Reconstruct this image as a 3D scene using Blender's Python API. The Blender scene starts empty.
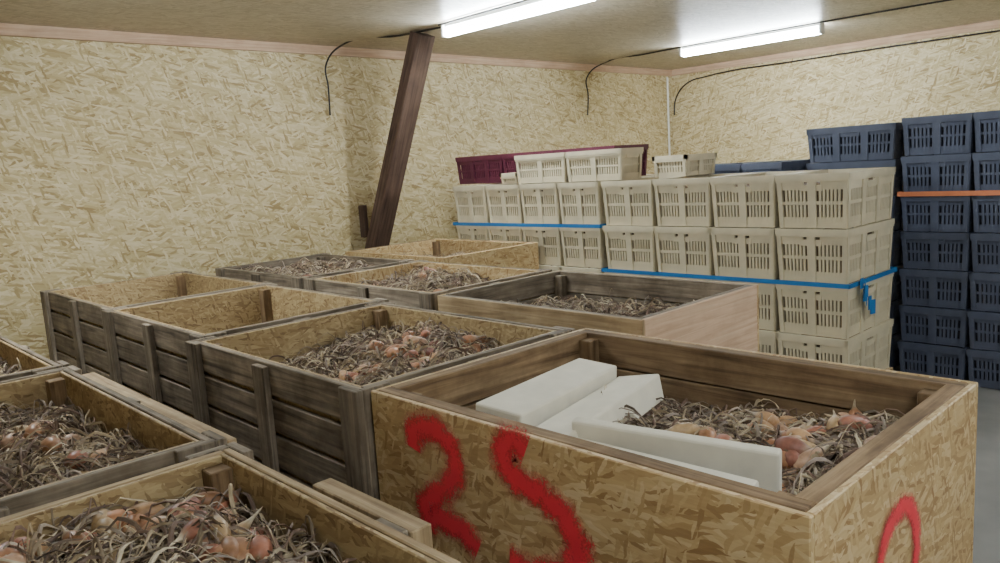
import bpy, math, random
import numpy as np
from mathutils import Matrix, Vector
random.seed(7); np.random.seed(7)

def C(r,g,b):
    f=lambda c:(c/255/12.92) if c/255<=0.04045 else ((c/255+0.055)/1.055)**2.4
    return (f(r),f(g),f(b),1.0)

# ------------------------------------------------------------------ materials
def newmat(name, rough=0.7, spec=0.3):
    m=bpy.data.materials.new(name); m.use_nodes=True
    nt=m.node_tree; b=nt.nodes['Principled BSDF']
    b.inputs['Roughness'].default_value=rough
    b.inputs['Specular IOR Level'].default_value=spec
    return m,nt,b
def N(nt,t,**kw):
    n=nt.nodes.new(t)
    for k,v in kw.items(): setattr(n,k,v)
    return n
def ramp(nt,fac,stops):
    r=N(nt,'ShaderNodeValToRGB'); e=r.color_ramp.elements
    while len(e)<len(stops): e.new(0.5)
    for i,(p,c) in enumerate(stops):
        e[i].position=p; e[i].color=c
    nt.links.new(fac,r.inputs[0]); return r.outputs[0]
def mixc(nt,a,b,fac,mode='MIX'):
    m=N(nt,'ShaderNodeMix',data_type='RGBA',blend_type=mode)
    L=nt.links
    if isinstance(fac,(int,float)): m.inputs[0].default_value=fac
    else: L.new(fac,m.inputs[0])
    for s,i in ((a,6),(b,7)):
        if isinstance(s,tuple): m.inputs[i].default_value=s
        else: L.new(s,m.inputs[i])
    return m.outputs[2]
def math_(nt,op,a,b=None,clamp=False):
    m=N(nt,'ShaderNodeMath',operation=op); m.use_clamp=clamp
    for i,s in enumerate((a,b)):
        if s is None: continue
        if isinstance(s,(int,float)): m.inputs[i].default_value=s
        else: nt.links.new(s,m.inputs[i])
    return m.outputs[0]
def noise(nt,vec,scale,detail=3,rough=0.5,dist=0.0):
    n=N(nt,'ShaderNodeTexNoise'); n.inputs['Scale'].default_value=scale
    n.inputs['Detail'].default_value=detail; n.inputs['Roughness'].default_value=rough
    n.inputs['Distortion'].default_value=dist
    nt.links.new(vec,n.inputs['Vector']); return n
def mapping(nt,vec,scale=(1,1,1),rot=0,loc=(0,0,0)):
    m=N(nt,'ShaderNodeMapping'); m.inputs['Scale'].default_value=scale
    m.inputs['Rotation'].default_value=(0,0,rot); m.inputs['Location'].default_value=loc
    nt.links.new(vec,m.inputs['Vector']); return m.outputs[0]
def tinted(nt,col,amt=1.0):
    a=N(nt,'ShaderNodeAttribute',attribute_name='tint')
    c=N(nt,'ShaderNodeCombineColor')
    for i in range(3): nt.links.new(a.outputs['Fac'],c.inputs[i])
    return mixc(nt,col,c.outputs[0],amt,'MULTIPLY')
def bump(nt,b,h,strength=0.3,dist=0.005):
    n=N(nt,'ShaderNodeBump'); n.inputs['Strength'].default_value=strength
    n.inputs['Distance'].default_value=dist
    nt.links.new(h,n.inputs['Height']); nt.links.new(n.outputs[0],b.inputs['Normal'])

def osb(name, cols, L=0.10, W=0.017, rough=0.6, spec=0.3, dirt=0.25, bmp=.25):
    m,nt,b=newmat(name,rough,spec)
    uv=N(nt,'ShaderNodeUVMap').outputs[0]
    nz=noise(nt,uv,22,3)
    sub=N(nt,'ShaderNodeVectorMath',operation='SUBTRACT'); nt.links.new(nz.outputs['Color'],sub.inputs[0]); sub.inputs[1].default_value=(.5,.5,.5)
    sc=N(nt,'ShaderNodeVectorMath',operation='SCALE'); nt.links.new(sub.outputs[0],sc.inputs[0]); sc.inputs['Scale'].default_value=0.022
    ad=N(nt,'ShaderNodeVectorMath',operation='ADD'); nt.links.new(uv,ad.inputs[0]); nt.links.new(sc.outputs[0],ad.inputs[1])
    v0=ad.outputs[0]; out=None; hgt=None
    for i,(ang,l,w,th) in enumerate([(0.1,1,1,0),(0.65,1.0,1.1,.5),(-0.45,.9,1.0,.5),(0.2,1.3,1.0,.6),(1.25,.7,.8,.8)]):
        r=mapping(nt,v0,(1,1,1),ang,(i*3.17,i*1.71,0))
        s=mapping(nt,r,(1/(L*l),1/(W*w),1))
        vo=N(nt,'ShaderNodeTexVoronoi',voronoi_dimensions='2D'); vo.inputs['Scale'].default_value=1.0
        nt.links.new(s,vo.inputs['Vector'])
        sep=N(nt,'ShaderNodeSeparateColor'); nt.links.new(vo.outputs['Color'],sep.inputs[0])
        c=ramp(nt,sep.outputs[0],[(0,cols[0]),(.25,cols[1]),(.65,cols[2]),(1,cols[3])])
        if out is None: out=c; hgt=sep.outputs[2]
        else:
            mk=math_(nt,'GREATER_THAN',sep.outputs[1],th)
            out=mixc(nt,out,c,mk)
            mm=N(nt,'ShaderNodeMix',data_type='FLOAT'); nt.links.new(mk,mm.inputs[0]); nt.links.new(hgt,mm.inputs[2]); nt.links.new(sep.outputs[2],mm.inputs[3]); hgt=mm.outputs[0]
    g=noise(nt,mapping(nt,uv,(14,150,1),.15),1,3,.6)
    out=mixc(nt,out,ramp(nt,g.outputs[0],[(.35,(.80,.77,.72,1)),(.65,(1,1,1,1))]),.55,'MULTIPLY')
    d=noise(nt,uv,1.6,6,.65)
    out=mixc(nt,out,ramp(nt,d.outputs[0],[(.35,(.78,.75,.70,1)),(.65,(1,1,1,1))]),dirt,'MULTIPLY')
    out=tinted(nt,out)
    nt.links.new(out,b.inputs['Base Color'])
    bump(nt,b,hgt,bmp,.002)
    return m

def wood(name, dark, mid, light, rough=0.75, spec=.2, wear=.5):
    m,nt,b=newmat(name,rough,spec)
    uv=N(nt,'ShaderNodeUVMap').outputs[0]
    g=noise(nt,mapping(nt,uv,(2.2,45,1)),1,5,.6,.6)
    c=ramp(nt,g.outputs[0],[(.3,dark),(.5,mid),(.72,light)])
    d=noise(nt,uv,5,5,.65)
    c=mixc(nt,c,ramp(nt,d.outputs[0],[(.38,(.42,.39,.35,1)),(.60,(1,1,1,1))]),wear,'MULTIPLY')
    c=tinted(nt,c)
    nt.links.new(c,b.inputs['Base Color']); bump(nt,b,g.outputs[0],.35,.003)
    return m

M_wall = osb('osb_wall',[C(158,134,92),C(190,170,124),C(207,190,148),C(222,208,170)],L=.10,W=.016,dirt=.3,bmp=.1)
M_ceil = osb('osb_ceiling',[C(176,164,142),C(192,181,160),C(204,194,174),C(214,205,186)],L=.10,W=.018,rough=.4,spec=.5,dirt=.3,bmp=.1)
M_osb  = osb('osb_crate',[C(160,126,84),C(188,158,112),C(206,178,132),C(220,198,156)],L=.06,W=.011,dirt=.8,bmp=.12)
M_osb2 = osb('osb_lining_aged',[C(138,112,78),C(166,141,102),C(186,162,120),C(202,180,138)],L=.05,W=.010,dirt=.8,bmp=.12)
M_grey = wood('weathered_plank',C(92,82,70),C(142,128,110),C(176,160,140),wear=.75)
M_brown= wood('brown_plank',C(98,76,54),C(140,114,84),C(172,146,112),wear=.7)
M_pale = wood('pale_plank',C(138,114,84),C(172,148,114),C(196,174,138),wear=.5)
M_dark = wood('dark_beam',C(58,44,38),C(86,67,57),C(104,85,72),wear=.4)
M_pink = wood('pink_plywood',C(180,150,124),C(202,171,144),C(214,187,160),wear=.2)
M_trim = wood('trim_wood',C(176,144,118),C(196,164,136),C(208,180,152),wear=.2)

def plain(name,col,rough=.5,spec=.4,var=.15,scale=20,bmp=0):
    m,nt,b=newmat(name,rough,spec)
    tc=N(nt,'ShaderNodeTexCoord').outputs['Object']
    n=noise(nt,tc,scale,4)
    k=1-var
    c=mixc(nt,col,ramp(nt,n.outputs[0],[(.3,(k,k,k,1)),(.7,(1,1,1,1))]),1.0,'MULTIPLY')
    nt.links.new(c,b.inputs['Base Color'])
    if bmp: bump(nt,b,n.outputs[0],bmp,.004)
    return m
M_floor=plain('concrete_floor',C(128,126,122),.7,.3,.3,3,.2)
M_beige=plain('beige_plastic',C(212,200,171),.5,.35,.16,9)
M_blue =plain('navy_plastic',C(80,86,104),.5,.35,.2,9)
M_purple=plain('burgundy_plastic',C(88,38,54),.45,.35,.2,9)
M_cont =plain('crate_contents',C(132,108,82),.8,.2,.5,60,.5)
M_contd=plain('crate_contents_shaded',C(46,47,56),.8,.2,.4,60,.3)  # block inside navy and burgundy crates; its dark colour stands in for shade
M_strapb=plain('blue_strap',C(36,112,176),.4,.4,.1,30)
M_strapo=plain('orange_strap',C(206,124,84),.4,.5,.1,30)
M_foam =plain('white_foam',C(234,226,206),.85,.15,.14,14,.25)
M_cable=plain('black_cable',C(38,34,32),.5,.4,.1,30)
M_cond =plain('white_conduit',C(232,230,222),.5,.4,.05,30)
M_fix  =plain('lamp_housing',C(225,225,220),.4,.4,.05,30)
M_soil =plain('dry_skins',C(112,92,70),.95,.1,.6,70,.9)
def emis(name,col,s):
    m=bpy.data.materials.new(name); m.use_nodes=True; nt=m.node_tree
    nt.nodes.remove(nt.nodes['Principled BSDF'])
    e=N(nt,'ShaderNodeEmission'); e.inputs[0].default_value=col; e.inputs[1].default_value=s
    nt.links.new(e.outputs[0],nt.nodes['Material Output'].inputs[0]); return m
M_tube=emis('fluorescent_tube',(0.84,0.94,1,1),170)

def attrmat(name,rough,spec,streak):
    m,nt,b=newmat(name,rough,spec)
    a=N(nt,'ShaderNodeAttribute',attribute_name='col')
    tc=N(nt,'ShaderNodeTexCoord').outputs['Object']
    n=noise(nt,tc,streak,3)
    c=mixc(nt,a.outputs['Color'],ramp(nt,n.outputs[0],[(.3,(.6,.56,.5,1)),(.65,(1,1,1,1))]),.8,'MULTIPLY')
    nt.links.new(c,b.inputs['Base Color']); return m
M_straw=attrmat('dry_stems',.8,.2,40)
M_bulb =attrmat('shallot_skin',.45,.35,70)

def spray():
    m,nt,b=newmat('red_spray_paint',.5,.4)
    b.inputs['Base Color'].default_value=C(230,58,72)
    uv=N(nt,'ShaderNodeUVMap').outputs[0]
    sp=N(nt,'ShaderNodeSeparateXYZ'); nt.links.new(uv,sp.inputs[0])
    d=math_(nt,'ABSOLUTE',math_(nt,'SUBTRACT',sp.outputs[1],.5))
    tc=N(nt,'ShaderNodeTexCoord').outputs['Object']
    n=noise(nt,tc,150,4,.7); n2=noise(nt,tc,26,3)
    s=math_(nt,'ADD',d,math_(nt,'MULTIPLY',math_(nt,'SUBTRACT',n.outputs[0],.5),.6))
    s=math_(nt,'ADD',s,math_(nt,'MULTIPLY',math_(nt,'SUBTRACT',n2.outputs[0],.5),.5))
    mr=N(nt,'ShaderNodeMapRange'); nt.links.new(s,mr.inputs[0])
    mr.inputs[1].default_value=.12; mr.inputs[2].default_value=.46; mr.inputs[3].default_value=.95; mr.inputs[4].default_value=0
    nt.links.new(mr.outputs[0],b.inputs['Alpha']); return m
M_red=spray()

# ------------------------------------------------------------------ mesh builder
class MB:
    def __init__(s): s.v=[];s.f=[];s.m=[];s.uv=[];s.t=[];s.mats=[]
    def mi(s,m):
        if m not in s.mats: s.mats.append(m)
        return s.mats.index(m)
    def box(s,x0,y0,z0,x1,y1,z1,m,rot=None,tint=None,jit=.16):
        lo=[min(x0,x1),min(y0,y1),min(z0,z1)]; hi=[max(x0,x1),max(y0,y1),max(z0,z1)]
        n=len(s.v); cs=[(lo[0] if not i&1 else hi[0],lo[1] if not i&2 else hi[1],lo[2] if not i&4 else hi[2]) for i in range(8)]
        dims=[hi[i]-lo[i] for i in range(3)]
        c=Vector([(hi[i]+lo[i])/2 for i in range(3)])
        for p in cs:
            q=Vector(p)
            if rot is not None: q=c+rot@(q-c)
            s.v.append(tuple(q))
        t=tint if tint is not None else 1-random.random()*jit
        s.t+= [t]*8
        ou,ov=random.random()*30,random.random()*30
        k=s.mi(m)
        for idx,ax in (((0,4,6,2),0),((1,3,7,5),0),((0,1,5,4),1),((2,6,7,3),1),((0,2,3,1),2),((4,5,7,6),2)):
            a,b=[i for i in range(3) if i!=ax]
            if dims[b]>dims[a]: a,b=b,a
            s.f.append([n+i for i in idx]); s.m.append(k)
            s.uv+=[(cs[i][a]+ou,cs[i][b]+ov) for i in idx]
    def mesh(s,name):
        me=bpy.data.meshes.new(name); me.from_pydata(s.v,[],s.f)
        for m in s.mats: me.materials.append(m)
        me.polygons.foreach_set('material_index',s.m)
        u=me.uv_layers.new(name='UVMap'); u.data.foreach_set('uv',[x for p in s.uv for x in p])
        a=me.attributes.new('tint','FLOAT','POINT'); a.data.foreach_set('value',s.t)
        me.update(); return me
    def obj(s,name,loc=(0,0,0),bevel=0,parent=None):
        o=bpy.data.objects.new(name,s.mesh(name)); bpy.context.scene.collection.objects.link(o); o.location=loc
        if bevel:
            b=o.modifiers.new('bevel','BEVEL'); b.width=bevel; b.segments=1; b.limit_method='ANGLE'
        if parent: o.parent=parent
        return o
def empty(name,loc=(0,0,0)):
    o=bpy.data.objects.new(name,None); bpy.context.scene.collection.objects.link(o); o.location=loc; return o

CAMZ=1.55
# ------------------------------------------------------------------ room
RX0,RX1,RY0,RY1,RZ=-3.0,9.05,-3.5,5.95,2.655
def slab(name,a,b,m):
    mb=MB(); mb.box(*a,*b,m,tint=1.0); return mb.obj(name)
slab('floor',(RX0-.1,RY0-.1,-.1),(RX1+.1,RY1+.1,0),M_floor)
slab('ceiling',(RX0-.1,RY0-.1,RZ),(RX1+.1,RY1+.1,RZ+.1),M_ceil)
slab('wall_back',(RX0-.1,RY1,0),(RX1+.1,RY1+.1,RZ),M_wall)
slab('wall_right',(RX1,RY0,0),(RX1+.1,RY1,RZ),M_wall)
slab('wall_left',(RX0-.1,RY0,0),(RX0,RY1,RZ),M_wall)
slab('wall_front',(RX0,RY0-.1,0),(RX1,RY0,RZ),M_wall)
slab('trim_1',(RX0,RY1-.03,RZ-.075),(RX1,RY1,RZ),M_trim)
slab('trim_2',(RX1-.03,RY0,RZ-.075),(RX1,RY1-.03,RZ),M_trim)

# ------------------------------------------------------------------ lamps
def lamp(x,y0,y1):
    e=empty('fluorescent_batten_light',(x,(y0+y1)/2,RZ))
    L=(y1-y0)/2
    mb=MB(); mb.box(-.02,-L,-.03,.02,L,0,M_fix); mb.box(-.045,-L-.012,-.1,.045,-L+.012,0,M_fix); mb.box(-.045,L-.012,-.1,.045,L+.012,0,M_fix)
    mb.obj('housing',(0,0,0),.006,e)
    bpy.ops.mesh.primitive_cylinder_add(vertices=10,radius=.032,depth=2*L-.03,location=(0,0,0),rotation=(math.pi/2,0,0))
    t=bpy.context.object; t.name='tube'; t.data.materials.append(M_tube); t.parent=e; t.location=(0,0,-.07)
    for p in t.data.polygons: p.use_smooth=True
lamp(4.07,3.22,4.70); lamp(7.25,3.15,4.62); lamp(.9,3.2,4.68)
lamp(4.07,-1.4,.08); lamp(7.25,-1.4,.08); lamp(.2,-1.6,-.12)  # unseen battens added behind the camera as fill light

# ------------------------------------------------------------------ cables
def cable(name,pts,r=.008,m=M_cable,cyc=False):
    cu=bpy.data.curves.new(name,'CURVE'); cu.dimensions='3D'; cu.bevel_depth=r; cu.bevel_resolution=2
    sp=cu.splines.new('BEZIER'); sp.bezier_points.add(len(pts)-1)
    for b,p in zip(sp.bezier_points,pts):
        b.co=p; b.handle_left_type=b.handle_right_type='AUTO'
    cu.materials.append(m)
    o=bpy.data.objects.new(name,cu); bpy.context.scene.collection.objects.link(o); return o
zc=RZ-.012
cable('electrical_cable',[(3.74,5.93,2.07),(3.735,5.91,2.3),(3.73,5.9,2.5),(3.8,5.7,zc),(4.0,5.2,zc),(4.05,4.72,RZ-.02)])
cable('electrical_cable',[(4.0,4.7,zc),(3.98,3.9,zc),(3.99,3.2,zc),(4.02,2.0,zc)])
cable('electrical_cable',[(7.25,5.93,2.07),(7.25,5.91,2.3),(7.23,5.9,2.5),(7.25,5.6,zc),(7.2,5.1,zc),(7.16,4.6,zc),(7.14,3.6,zc),(7.16,2.4,zc),(7.2,1.2,zc)])
cable('electrical_cable',[(RX1-.03,5.9,2.07),(RX1-.04,5.86,2.28),(RX1-.04,5.7,2.45),(RX1-.04,5.4,2.51),(RX1-.04,4.2,2.54),(RX1-.04,2.2,2.55),(RX1-.04,.5,2.55)])
cable('wall_conduit',[(RX1-.12,5.93,2.56),(RX1-.12,5.93,2.0),(RX1-.12,5.93,1.45)],.013,M_cond)

# ------------------------------------------------------------------ diagonal brace
mb=MB()
p0=Vector((3.95,5.84,.62)); p1=Vector((4.10,5.02,RZ-.02))
d=(p1-p0); L=d.length; rot=d.to_track_quat('Z','Y').to_matrix()
c=(p0+p1)/2
mb.box(c.x-.105,c.y-.05,c.z-L/2,c.x+.105,c.y+.05,c.z+L/2,M_dark,rot=rot)
mb.box(3.80,5.80,.60,4.12,5.95,.78,M_dark)
mb.box(3.955,5.87,.98,4.0,5.95,1.27,M_dark)
mb.obj('diagonal_timber_brace',(0,0,0),.006)

# ------------------------------------------------------------------ field crates (wooden bins)
def bin_crate(name,x0,x1,y0,y1,top,outer='slat',inner='osb',w=M_grey,rimw=None,pk=.02,sides_mat=None,posts=True,lining=None,cleat=None):
    W,D,H=x1-x0,y1-y0,top
    mb=MB(); rimw=rimw or w; lining=lining or M_osb2
    tb=.024 if outer=='slat' else .015
    ti=.013 if inner=='osb' else 0
    T=tb+pk+ti
    def sb(side,s0,s1,d0,d1,z0,z1,m,**k):
        if side=='x-': mb.box(d0,s0,z0,d1,s1,z1,m,**k)
        if side=='x+': mb.box(W-d1,s0,z0,W-d0,s1,z1,m,**k)
        if side=='y-': mb.box(s0,d0,z0,s1,d1,z1,m,**k)
        if side=='y+': mb.box(s0,D-d1,z0,s1,D-d0,z1,m,**k)
    zb=.13
    for side in ('x-','x+','y-','y+'):
        xs=side[0]=='x'
        a,b=(tb+.001,D-tb-.001) if xs else (tb+pk,W-tb-pk)
        z=H; ph=.112; gap=.016 if outer=='slat' else .005
        while z-ph>zb-.02:
            j=random.uniform(-.002,.002)
            sb(side,a,b,tb,tb+pk+j*.5,z-ph,z-(random.random()*.004),rimw if z==H else w,jit=.3)
            z-=ph+gap
        if inner=='osb':
            sb(side,*((tb+pk,D-tb-pk) if xs else (T,W-T)),tb+pk+.0015,T,zb,H-.004,lining,tint=random.uniform(.9,1))
        if outer=='slat':
            n=3
            for i in range(n):
                bw=.095 if i in (0,n-1) else .08
                aa,bb=(0,D) if xs else (tb,W-tb)
                cx=aa+bw/2+(bb-aa-bw)*i/(n-1)
                sb(side,cx-bw/2,cx+bw/2,0,tb,.1,H-(.0 if i!=1 else .012),w,jit=.35)
        else:
            mt=(sides_mat or {}).get(side,M_osb)
            sb(side,(0 if xs else tb),(D if xs else W-tb),0,tb,.1,H-.002,mt,tint=1.0)
    if posts:
        ps=.05
        for px in (T,W-T-ps):
            for py in (T,D-T-ps):
                mb.box(px,py,zb,px+ps,py+ps,H-.02,w if inner!='osb' else M_brown,jit=.3)
    if cleat: mb.box(*cleat,M_pale)
    mb.box(.03,.03,.105,W-.03,D-.03,.13,M_brown)
    for i in range(3):
        cx=.06+(W-.12)*i/2
        mb.box(cx-.045,.02,0,cx+.045,D-.02,.1,M_grey)
    return mb.obj(name,(x0,y0,0),.0025)

TOP=.95
big=bin_crate('wooden_shallot_bin',1.173,2.115,.528,1.785,TOP,'osb','plank',M_brown,pk=.042,rimw=M_brown)
bin_crate('wooden_shallot_bin',1.135,2.08,1.80,2.985,TOP,'slat','osb',M_grey)
bin_crate('wooden_shallot_bin',1.20,2.13,3.01,4.19,TOP,'slat','osb',M_grey,lining=M_osb2)
bin_crate('wooden_shallot_bin',1.235,2.17,4.23,5.50,TOP-.005,'slat','osb',M_grey,lining=M_osb2)
bin_crate('wooden_shallot_bin',2.32,3.21,1.68,2.88,TOP,'osb','plank',M_grey,sides_mat={'y-':M_pink,'x-':M_pale},pk=.026)
bin_crate('wooden_shallot_bin',2.32,3.21,2.93,4.14,TOP,'slat','osb',M_grey,lining=M_osb)
bin_crate('wooden_shallot_bin',2.32,3.21,4.2,5.37,TOP,'slat','plank',M_grey)
bin_crate('wooden_shallot_bin',3.30,4.235,4.0,5.2,TOP+.01,'osb','osb',M_brown,lining=M_osb)
bin_crate('wooden_shallot_bin',-.25,.735,.45,1.705,TOP,'slat','osb',M_grey,lining=M_osb2,rimw=M_pale,cleat=(.985,.58,.55,1.03,.91,.935))
bin_crate('wooden_shallot_bin',-.25,.735,1.745,2.965,TOP,'slat','osb',M_grey,lining=M_osb2,cleat=(.985,.05,.78,1.03,1.15,.925))
bin_crate('wooden_shallot_bin',-.25,.735,3.0,4.2,TOP,'slat','osb',M_grey,lining=M_osb2)

# ------------------------------------------------------------------ shallot piles
def mk_noise(seed,amp):
    r=np.random.RandomState(seed)
    k=r.uniform(-1,1,(14,2))*np.concatenate([np.full(6,9),np.full(8,28)])[:,None]; ph=r.uniform(0,6.28,14)
    am=np.concatenate([np.full(6,1.0),np.full(8,.45)])*amp/3
    return lambda x,y: sum(am[i]*np.sin(k[i,0]*x+k[i,1]*y+ph[i]) for i in range(14))
SC=np.array([C(206,187,156)[:3],C(182,163,135)[:3],C(156,138,116)[:3],C(214,199,172)[:3],C(164,148,136)[:3],C(126,106,94)[:3],C(184,169,152)[:3],C(146,120,106)[:3],C(112,95,82)[:3]])
BC=np.array([C(194,140,104)[:3],C(176,116,92)[:3],C(202,160,118)[:3],C(150,98,82)[:3],C(204,164,134)[:3],C(168,122,88)[:3],C(182,152,112)[:3]])
def pile(x0,x1,y0,y1,zc,nst,nb,seed,dome=.05,tilt=(0,0),ls=1.0,ws=1.0,cl=None,up=0):
    r=np.random.RandomState(seed); nf=mk_noise(seed,.04)
    cx,cy=(x0+x1)/2,(y0+y1)/2; hx,hy=(x1-x0)/2,(y1-y0)/2
    def hf(x,y):
        u=(x-cx)/hx; v=(y-cy)/hy
        return zc+dome*(1-.5*(u*u+v*v))+nf(x,y)+tilt[0]*u+tilt[1]*v
    V=[];F=[];MI=[];COL=[]; off=0
    n=46; gx=np.linspace(x0,x1,n); gy=np.linspace(y0,y1,n); X,Y=np.meshgrid(gx,gy,indexing='ij')
    Z=hf(X,Y)-.012+r.uniform(-.008,.008,X.shape)
    V.append(np.stack([X,Y,Z],-1).reshape(-1,3)); COL.append(np.tile([.1,.07,.045],(n*n,1)))
    idx=np.arange(n*n).reshape(n,n)
    f=np.stack([idx[:-1,:-1],idx[1:,:-1],idx[1:,1:],idx[:-1,1:]],-1).reshape(-1,4); F.append(f); MI.append(np.zeros(len(f),int)); off=n*n
    prof=np.array([[0,.05],[.03,.4],[.12,.78],[.28,1],[.45,.97],[.6,.78],[.72,.5],[.82,.28],[.92,.16],[1.08,.10],[1.15,.02]])
    K=10; ang=np.arange(K)*2*np.pi/K
    ncb=max(3,nb//8); bx=r.uniform(x0+.06,x1-.06,ncb); by=r.uniform(y0+.06,y1-.06,ncb)
    if cl:
        for q,(a_,b_) in enumerate(cl): bx[q]=a_; by[q]=b_
    for i in range(nb):
        L=r.uniform(.075,.115); R=r.uniform(.018,.028)
        c0=r.randint(ncb)
        if cl and i<nb*.45: c0=i%len(cl)
        loc=np.array([bx[c0]+r.normal(0,.045),by[c0]+r.normal(0,.045),0])
        loc[0]=np.clip(loc[0],x0+.04,x1-.04); loc[1]=np.clip(loc[1],y0+.04,y1-.04)
        loc[2]=hf(loc[0],loc[1])+r.uniform(-.004,.036)+up
        az=r.uniform(0,6.28); el=r.uniform(-.3,.5)
        d=np.array([math.cos(az)*math.cos(el),math.sin(az)*math.cos(el),math.sin(el)])
        a=np.cross(d,[0,0,1]); a/=np.linalg.norm(a); b=np.cross(d,a)
        bend=r.uniform(-.35,.35)*R
        ring=loc+(prof[:,0,None,None]-.4)*L*d + (prof[:,1,None,None]*R)*(np.cos(ang)[None,:,None]*a+np.sin(ang)[None,:,None]*b)+ (prof[:,0,None,None]**2)*bend*4*a
        V.append(ring.reshape(-1,3)); nn=len(prof)
        base=BC[r.randint(len(BC))]*r.uniform(.7,1.1)
        cc=np.tile(base,(nn,1)); cc[6]=(cc[6]+SC[1])/2; cc[7:]=SC[r.randint(len(SC))]; cc[0]=[.25,.18,.1]
        COL.append(np.repeat(cc,K,0))
        id2=off+np.arange(nn*K).reshape(nn,K); j=np.roll(id2,-1,1)
        f=np.stack([id2[:-1],id2[1:],j[1:],j[:-1]],-1).reshape(-1,4); F.append(f); MI.append(np.full(len(f),1)); off+=nn*K
    S=8
    ncl=nst//7
    clx=r.uniform(x0,x1,ncl); cly=r.uniform(y0,y1,ncl); cla=r.uniform(0,6.28,ncl); cll=r.uniform(0,.05,ncl)
    ci=r.randint(0,ncl,nst)
    px=clx[ci]+r.normal(0,.022,nst); py=cly[ci]+r.normal(0,.022,nst); hd=cla[ci]+r.normal(0,.3,nst)
    free=r.rand(nst)<.3
    px=np.where(free,r.uniform(x0,x1,nst),px); py=np.where(free,r.uniform(y0,y1,nst),py); hd=np.where(free,r.uniform(0,6.28,nst),hd)
    ln=r.uniform(.06,.20,nst)*ls; st=ln/(S-1); cv=r.normal(0,.12,nst)
    lift=np.abs(r.normal(0,.02,nst))+cll[ci]*.6*r.rand(nst); end=r.uniform(-.01,.045,nst)
    wd=r.uniform(.0014,.0056,nst)*ws; tl=r.uniform(-1.2,1.2,nst); tw=r.normal(0,.3,nst)
    P=np.zeros((nst,S,3)); Sd=np.zeros((nst,S,3))
    for s in range(S):
        t=s/(S-1)
        P[:,s,0]=np.clip(px,x0+.004,x1-.004); P[:,s,1]=np.clip(py,y0+.004,y1-.004)
        P[:,s,2]=hf(P[:,s,0],P[:,s,1])+.003+lift*math.sin(math.pi*min(1,t*1.1))+end*t+r.normal(0,.0018,nst)
        tt=tl+tw*s
        Sd[:,s]=np.stack([-np.sin(hd)*np.cos(tt),np.cos(hd)*np.cos(tt),np.sin(tt)],-1)
        hd=hd+cv+r.normal(0,.11,nst); px=px+np.cos(hd)*st; py=py+np.sin(hd)*st
    wt=np.array([1,1.1,1,.9,.8,.65,.45,.15])[None,:,None]*wd[:,None,None]
    upv=np.array([0,0,1.0])*wt*.7
    R=np.stack([P-Sd*wt,P+upv,P+Sd*wt],2)
    V.append(R.reshape(-1,3))
    col=SC[r.randint(0,len(SC),nst)]*r.uniform(.68,1.12,(nst,1))
    COL.append(np.repeat(col,S*3,0))
    ids=off+np.arange(nst*S*3).reshape(nst,S,3)
    f=np.stack([ids[:,:-1,:-1],ids[:,1:,:-1],ids[:,1:,1:],ids[:,:-1,1:]],-1).reshape(-1,4); F.append(f); MI.append(np.full(len(f),2))
    V=np.concatenate(V); F=np.concatenate(F); MI=np.concatenate(MI); COL=np.concatenate(COL)
    V[:,0]=np.clip(V[:,0],x0,x1); V[:,1]=np.clip(V[:,1],y0,y1)
    me=bpy.data.meshes.new('shallot_pile'); me.from_pydata((V-np.array([cx,cy,zc])).tolist(),[],F.tolist())
    for m in (M_soil,M_bulb,M_straw): me.materials.append(m)
    me.polygons.foreach_set('material_index',MI.tolist())
    me.polygons.foreach_set('use_smooth',(MI==1).tolist())
    a=me.attributes.new('col','FLOAT_COLOR','POINT'); a.data.foreach_set('color',np.concatenate([COL,np.ones((len(COL),1))],1).ravel())
    o=bpy.data.objects.new('shallot_pile',me); bpy.context.scene.collection.objects.link(o); o.location=(cx,cy,zc)
    return hf
pile(-.19,.675,.51,1.645,.805,4200,84,1,.06,(.0,.0),.85,.95,cl=[(.56,1.47),(.40,1.57),(.25,1.60),(.52,1.30),(.16,1.56)],up=.008)
pile(-.19,.675,1.805,2.905,.815,3300,70,2,.05,(-.02,0))
pile(-.19,.675,3.06,4.14,.83,1200,40,3,.05)
pile(1.233,2.055,.588,1.725,.715,3800,95,4,.06,(.03,-.035),cl=[(1.80,.90),(1.66,.80),(1.62,1.02),(1.9,.74)],up=.010)
pile(1.195,2.02,1.86,2.925,.78,3800,75,5,.06,(.05,-.035),cl=[(1.7,2.2),(1.75,2.35)],up=.008)
pile(1.26,2.07,3.07,4.13,.50,500,40,6,.03)
pile(1.295,2.11,4.29,5.44,.55,400,30,7,.03)
pile(2.365,3.165,1.725,2.835,.75,1800,30,8,.03,up=.005)
pile(2.38,3.15,2.99,4.08,.82,1600,24,9,.05)
pile(2.37,3.16,4.25,5.32,.82,1300,15,10,.05)
pile(3.36,4.175,4.06,5.14,.76,600,20,11,.04)

# ------------------------------------------------------------------ foam blocks
def foam(cx,cy,cz,lx,ly,lz,rz,ry=0,rx=0,taper=0):
    v=[];
    for i in range(8):
        sx=-1 if not i&1 else 1; sy=-1 if not i&2 else 1; sz=-1 if not i&4 else 1
        k=1-taper*(1 if sx>0 else 0)
        v.append((sx*lx/2,sy*ly/2*k,sz*lz/2))
    f=[(0,4,6,2),(1,3,7,5),(0,1,5,4),(2,6,7,3),(0,2,3,1),(4,5,7,6)]
    me=bpy.data.meshes.new('foam_block'); me.from_pydata(v,[],f); me.materials.append(M_foam)
    o=bpy.data.objects.new('foam_block',me); bpy.context.scene.collection.objects.link(o)
    o.location=(cx,cy,cz); o.rotation_euler=(rx,ry,rz)
    b=o.modifiers.new('bevel','BEVEL'); b.width=.006; b.segments=2
R_=math.radians
foam(1.575,1.465,.890,.50,.155,.07,R_(7),R_(-1),R_(4),.10)
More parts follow.
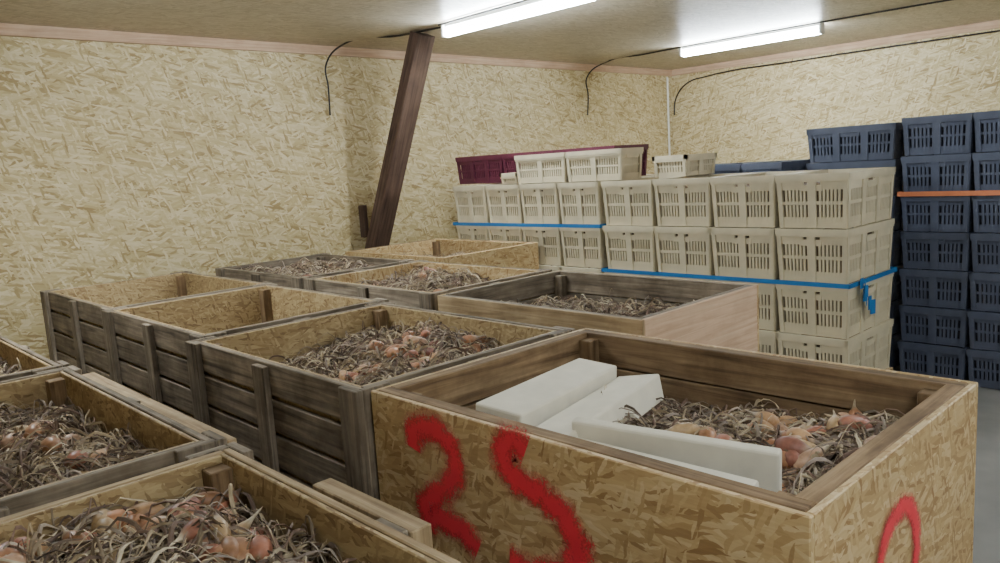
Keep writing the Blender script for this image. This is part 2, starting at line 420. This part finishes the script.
foam(1.56,1.285,.864,.55,.145,.08,R_(11),R_(-1),R_(-10),.05)
foam(1.425,.965,.868,.48,.03,.12,R_(-74),R_(2),R_(8))
foam(1.305,.975,.875,.52,.10,.03,R_(-87),0,R_(10))

# ------------------------------------------------------------------ spray-painted digits
def catmull(p,n=14):
    p=[2*np.array(p[0])-np.array(p[1])]+[np.array(q) for q in p]+[2*np.array(p[-1])-np.array(p[-2])]
    out=[]
    for i in range(1,len(p)-2):
        for k in range(n):
            t=k/n; a,b,c,d=p[i-1],p[i],p[i+1],p[i+2]
            out.append(.5*((2*b)+(-a+c)*t+(2*a-5*b+4*c-d)*t*t+(-a+3*b-3*c+d)*t**3))
    out.append(p[-2]); return out
def stroke(name,pts,w,to3d):
    q=catmull(pts); v=[];f=[];uv=[];s=0
    for i,p in enumerate(q):
        d=q[min(i+1,len(q)-1)]-q[max(i-1,0)]; d=d/np.linalg.norm(d); n=np.array([-d[1],d[0]])
        if i: s+=np.linalg.norm(p-q[i-1])
        for sg in (-1,1): v.append(to3d(*(p+n*sg*w/2),.002+.00003*i))
        uv.append(s)
    fs=[(2*i,2*i+1,2*i+3,2*i+2) for i in range(len(q)-1)]
    me=bpy.data.meshes.new(name); me.from_pydata(v,[],fs); me.materials.append(M_red)
    u=me.uv_layers.new(name='UVMap')
    for i,fc in enumerate(fs):
        for k,(uu,vv) in enumerate(((uv[i],0),(uv[i],1),(uv[i+1],1),(uv[i+1],0))): u.data[i*4+k].uv=(uu,vv)
    o=bpy.data.objects.new(name,me); bpy.context.scene.collection.objects.link(o); o.parent=big
    o.matrix_parent_inverse=Matrix.Translation((-1.173,-.528,0))
fa=lambda b,d,o:(1.173-o,b,CAMZ-d)
stroke('spray_digit_two',[(1.60,.73),(1.585,.67),(1.52,.655),(1.455,.68),(1.43,.74),(1.46,.79),(1.52,.84),(1.565,.88),(1.55,.91),(1.50,.90),(1.43,.90),(1.36,.935)],.105,fa)
stroke('spray_mark_s',[(1.18,.64),(1.215,.625),(1.25,.645),(1.25,.69),(1.20,.72),(1.12,.735),(1.06,.77),(1.035,.83),(1.08,.90),(1.17,.93),(1.25,.925)],.11,fa)  # second mark, sprayed as an S
fb=lambda a,d,o:(a,.528-o,CAMZ-d)
stroke('spray_digit_zero',[(1.57+.11*math.sin(k*math.pi/6),.85-.12*math.cos(k*math.pi/6)) for k in range(13)],.07,fb)

# ------------------------------------------------------------------ plastic crates
def pcrate_mesh(name,L,W,H,m,cont,pitch=.026,fill=.8):
    mb=MB(); th=.012
    def sb(side,s0,s1,d0,d1,z0,z1,mm):
        if side=='x-': mb.box(d0,s0,z0,d1,s1,z1,mm)
        if side=='x+': mb.box(L-d1,s0,z0,L-d0,s1,z1,mm)
        if side=='y-': mb.box(s0,d0,z0,s1,d1,z1,mm)
        if side=='y+': mb.box(s0,W-d1,z0,s1,W-d0,z1,mm)
    i=.010
    for side in ('x-','x+','y-','y+'):
        S=W if side[0]=='x' else L
        sb(side,0,S,0,.022,H-.035,H-.004,m)
        sb(side,.004,S-.004,.002,.012,H-.048,H-.035,m)
        sb(side,i,S-i,i+.002,i+th,0,H*.20,m)
        sb(side,i,S-i,i,i+th,H*.43,H*.49,m)
        hw=.05
        sb(side,i,S/2-hw,i,i+th,H*.70,H-.04,m); sb(side,S/2+hw,S-i,i,i+th,H*.70,H-.04,m)
        sb(side,S/2-hw-.01,S/2+hw+.01,i-.003,i+th,H*.68,H*.79,m)
        n=max(1,round(S/.21)); pw=(S-2*i)/n
        for k in range(n+1):
            c=i+pw*k; w2=.024
            sb(side,max(i,c-w2),min(S-i,c+w2),i-.006,i+th,0,H-.04,m)
        for k in range(n):
            a=i+pw*k+.024; b=i+pw*(k+1)-.024
            nb=int((b-a)/pitch); p=(b-a)/nb
            for q in range(1,nb):
                sb(side,a+p*q-p*.30,a+p*q+p*.30,i+.001,i+th,H*.1,H*.76,m)
    mb.box(i,i,.0,L-i,W-i,.012,m)
    mb.box(i+th+.012,i+th+.012,.012,L-i-th-.012,W-i-th-.012,H*fill,cont)
    vv=[]
    for (x,y,z) in mb.v:
        if z<H-.05:
            k=1-.05*(1-z/H); x=L/2+(x-L/2)*k; y=W/2+(y-W/2)*k
        vv.append((x,y,z))
    mb.v=vv
    return mb.mesh(name)
def pallet(parent,lx,ly):
    mb=MB()
    n=7
    for k in range(n):
        c=.05+(lx-.1)*k/(n-1); mb.box(c-.045,0,.125,c+.045,ly,.147,M_pale)
    for k in range(3):
        c=.05+(ly-.1)*k/2
        mb.box(0,c-.045,.1,lx,c+.045,.125,M_pale); mb.box(0,c-.045,0,lx,c+.045,.02,M_pale)
        for j in range(3):
            x=.06+(lx-.12)*j/2; mb.box(x-.06,c-.045,.02,x+.06,c+.045,.1,M_pale)
    mb.obj('pallet',(0,0,0),0,parent)
def stack(name,x,y,z,nx,ny,nz,L,W,H,m,cont,pal=True,strap=None,jit=.006,fill=.8,pitch=.022):
    e=empty(name,(x,y,0)); me=pcrate_mesh('plastic_crate',L,W,H,m,cont,fill=fill,pitch=pitch)
    if pal: pallet(e,nx*L,ny*W)
    for i in range(nx):
        for j in range(ny):
            for k in range(nz):
                o=bpy.data.objects.new('crate',me); bpy.context.scene.collection.objects.link(o); o.parent=e
                o.location=(i*L+random.uniform(-jit,jit),j*W+random.uniform(-jit,jit)*.3,z+k*H)
                o.scale=(.996,.99,1)
    if strap:
        zs,ms,sh=strap; X,Y=nx*L,ny*W; g=.012; mb=MB()
        mb.box(-g,-g,zs-sh/2,-g+.003,Y+g,zs+sh/2,ms); mb.box(X+g-.003,-g,zs-sh/2,X+g,Y+g,zs+sh/2,ms)
        mb.box(-g,-g,zs-sh/2,X+g,-g+.003,zs+sh/2,ms); mb.box(-g,Y+g-.003,zs-sh/2,X+g,Y+g,zs+sh/2,ms)
        mb.obj('strap',(0,0,0),0,e)
    return e
H=.312
rs=stack('beige_plastic_crate_stack',4.3,1.72,.15,1,4,4,.70,.428,H,M_beige,M_cont,strap=(.15+2*H-.005,M_strapb,.026))
stack('beige_plastic_crate_stack',4.3,3.455,.15,1,4,4,.70,.392,H,M_beige,M_cont,strap=(.15+3*H-.005,M_strapb,.026))
stack('beige_plastic_crate_stack',5.03,3.48,.15,1,5,4,.62,.385,H,M_beige,M_cont)
zt=.15+4*H+.001
stack('burgundy_plastic_crate_row',4.72,3.62,zt,1,3,1,.45,.61,.25,M_purple,M_contd,pal=False)
stack('beige_crate_row',4.33,3.26,zt,1,2,1,.26,.52,.22,M_beige,M_cont,pal=False)
stack('small_beige_crate',4.6,2.92,zt,1,1,1,.4,.28,.15,M_beige,M_cont,pal=False)
stack('small_beige_crate',4.4,4.34,zt,1,1,1,.28,.2,.09,M_beige,M_cont,pal=False)
stack('navy_plastic_crate_stack',5.12,2.50,.15,1,3,6,.6,.31,.218,M_blue,M_contd)
stack('navy_plastic_crate_stack',5.40,1.86,.005,1,1,7,.4,.6,.238,M_blue,M_contd,pal=False)
stack('navy_plastic_crate_stack',5.30,.60,.005,1,3,7,.6,.40,.241,M_blue,M_contd,pal=False,strap=(.005+5*.241,M_strapo,.03))
# loose strap tail hanging at the stack corner
mb=MB()
for k in range(7):
    mb.box(.10+.045*k*.5+.002*math.sin(k),-.03-.01*math.sin(k*1.3),.76-.028*k-.02,.14+.045*k*.5,-.026-.01*math.sin(k*1.3),.80-.024*k,M_strapb,rot=Matrix.Rotation(.35*math.sin(k*1.9),3,'Z'))
mb.obj('strap_tail',(0,0,0),0,rs)

# ------------------------------------------------------------------ world + camera
w=bpy.data.worlds.new('World'); bpy.context.scene.world=w; w.use_nodes=True
w.node_tree.nodes['Background'].inputs[0].default_value=(.6,.65,.7,1); w.node_tree.nodes['Background'].inputs[1].default_value=.3
cam=bpy.data.cameras.new('camera'); co=bpy.data.objects.new('camera',cam); bpy.context.scene.collection.objects.link(co)
X=Vector((.716,-.6954,-.0614)).normalized(); Zb=Vector((-.6824,-.7157,.1485)).normalized(); Y=Zb.cross(X).normalized(); X=Y.cross(Zb)
R=Matrix((X,Y,Zb)).transposed().to_4x4(); R.translation=(0,0,CAMZ); co.matrix_world=R
cam.sensor_width=36; cam.lens=27.8; cam.clip_start=.05
bpy.context.scene.camera=co
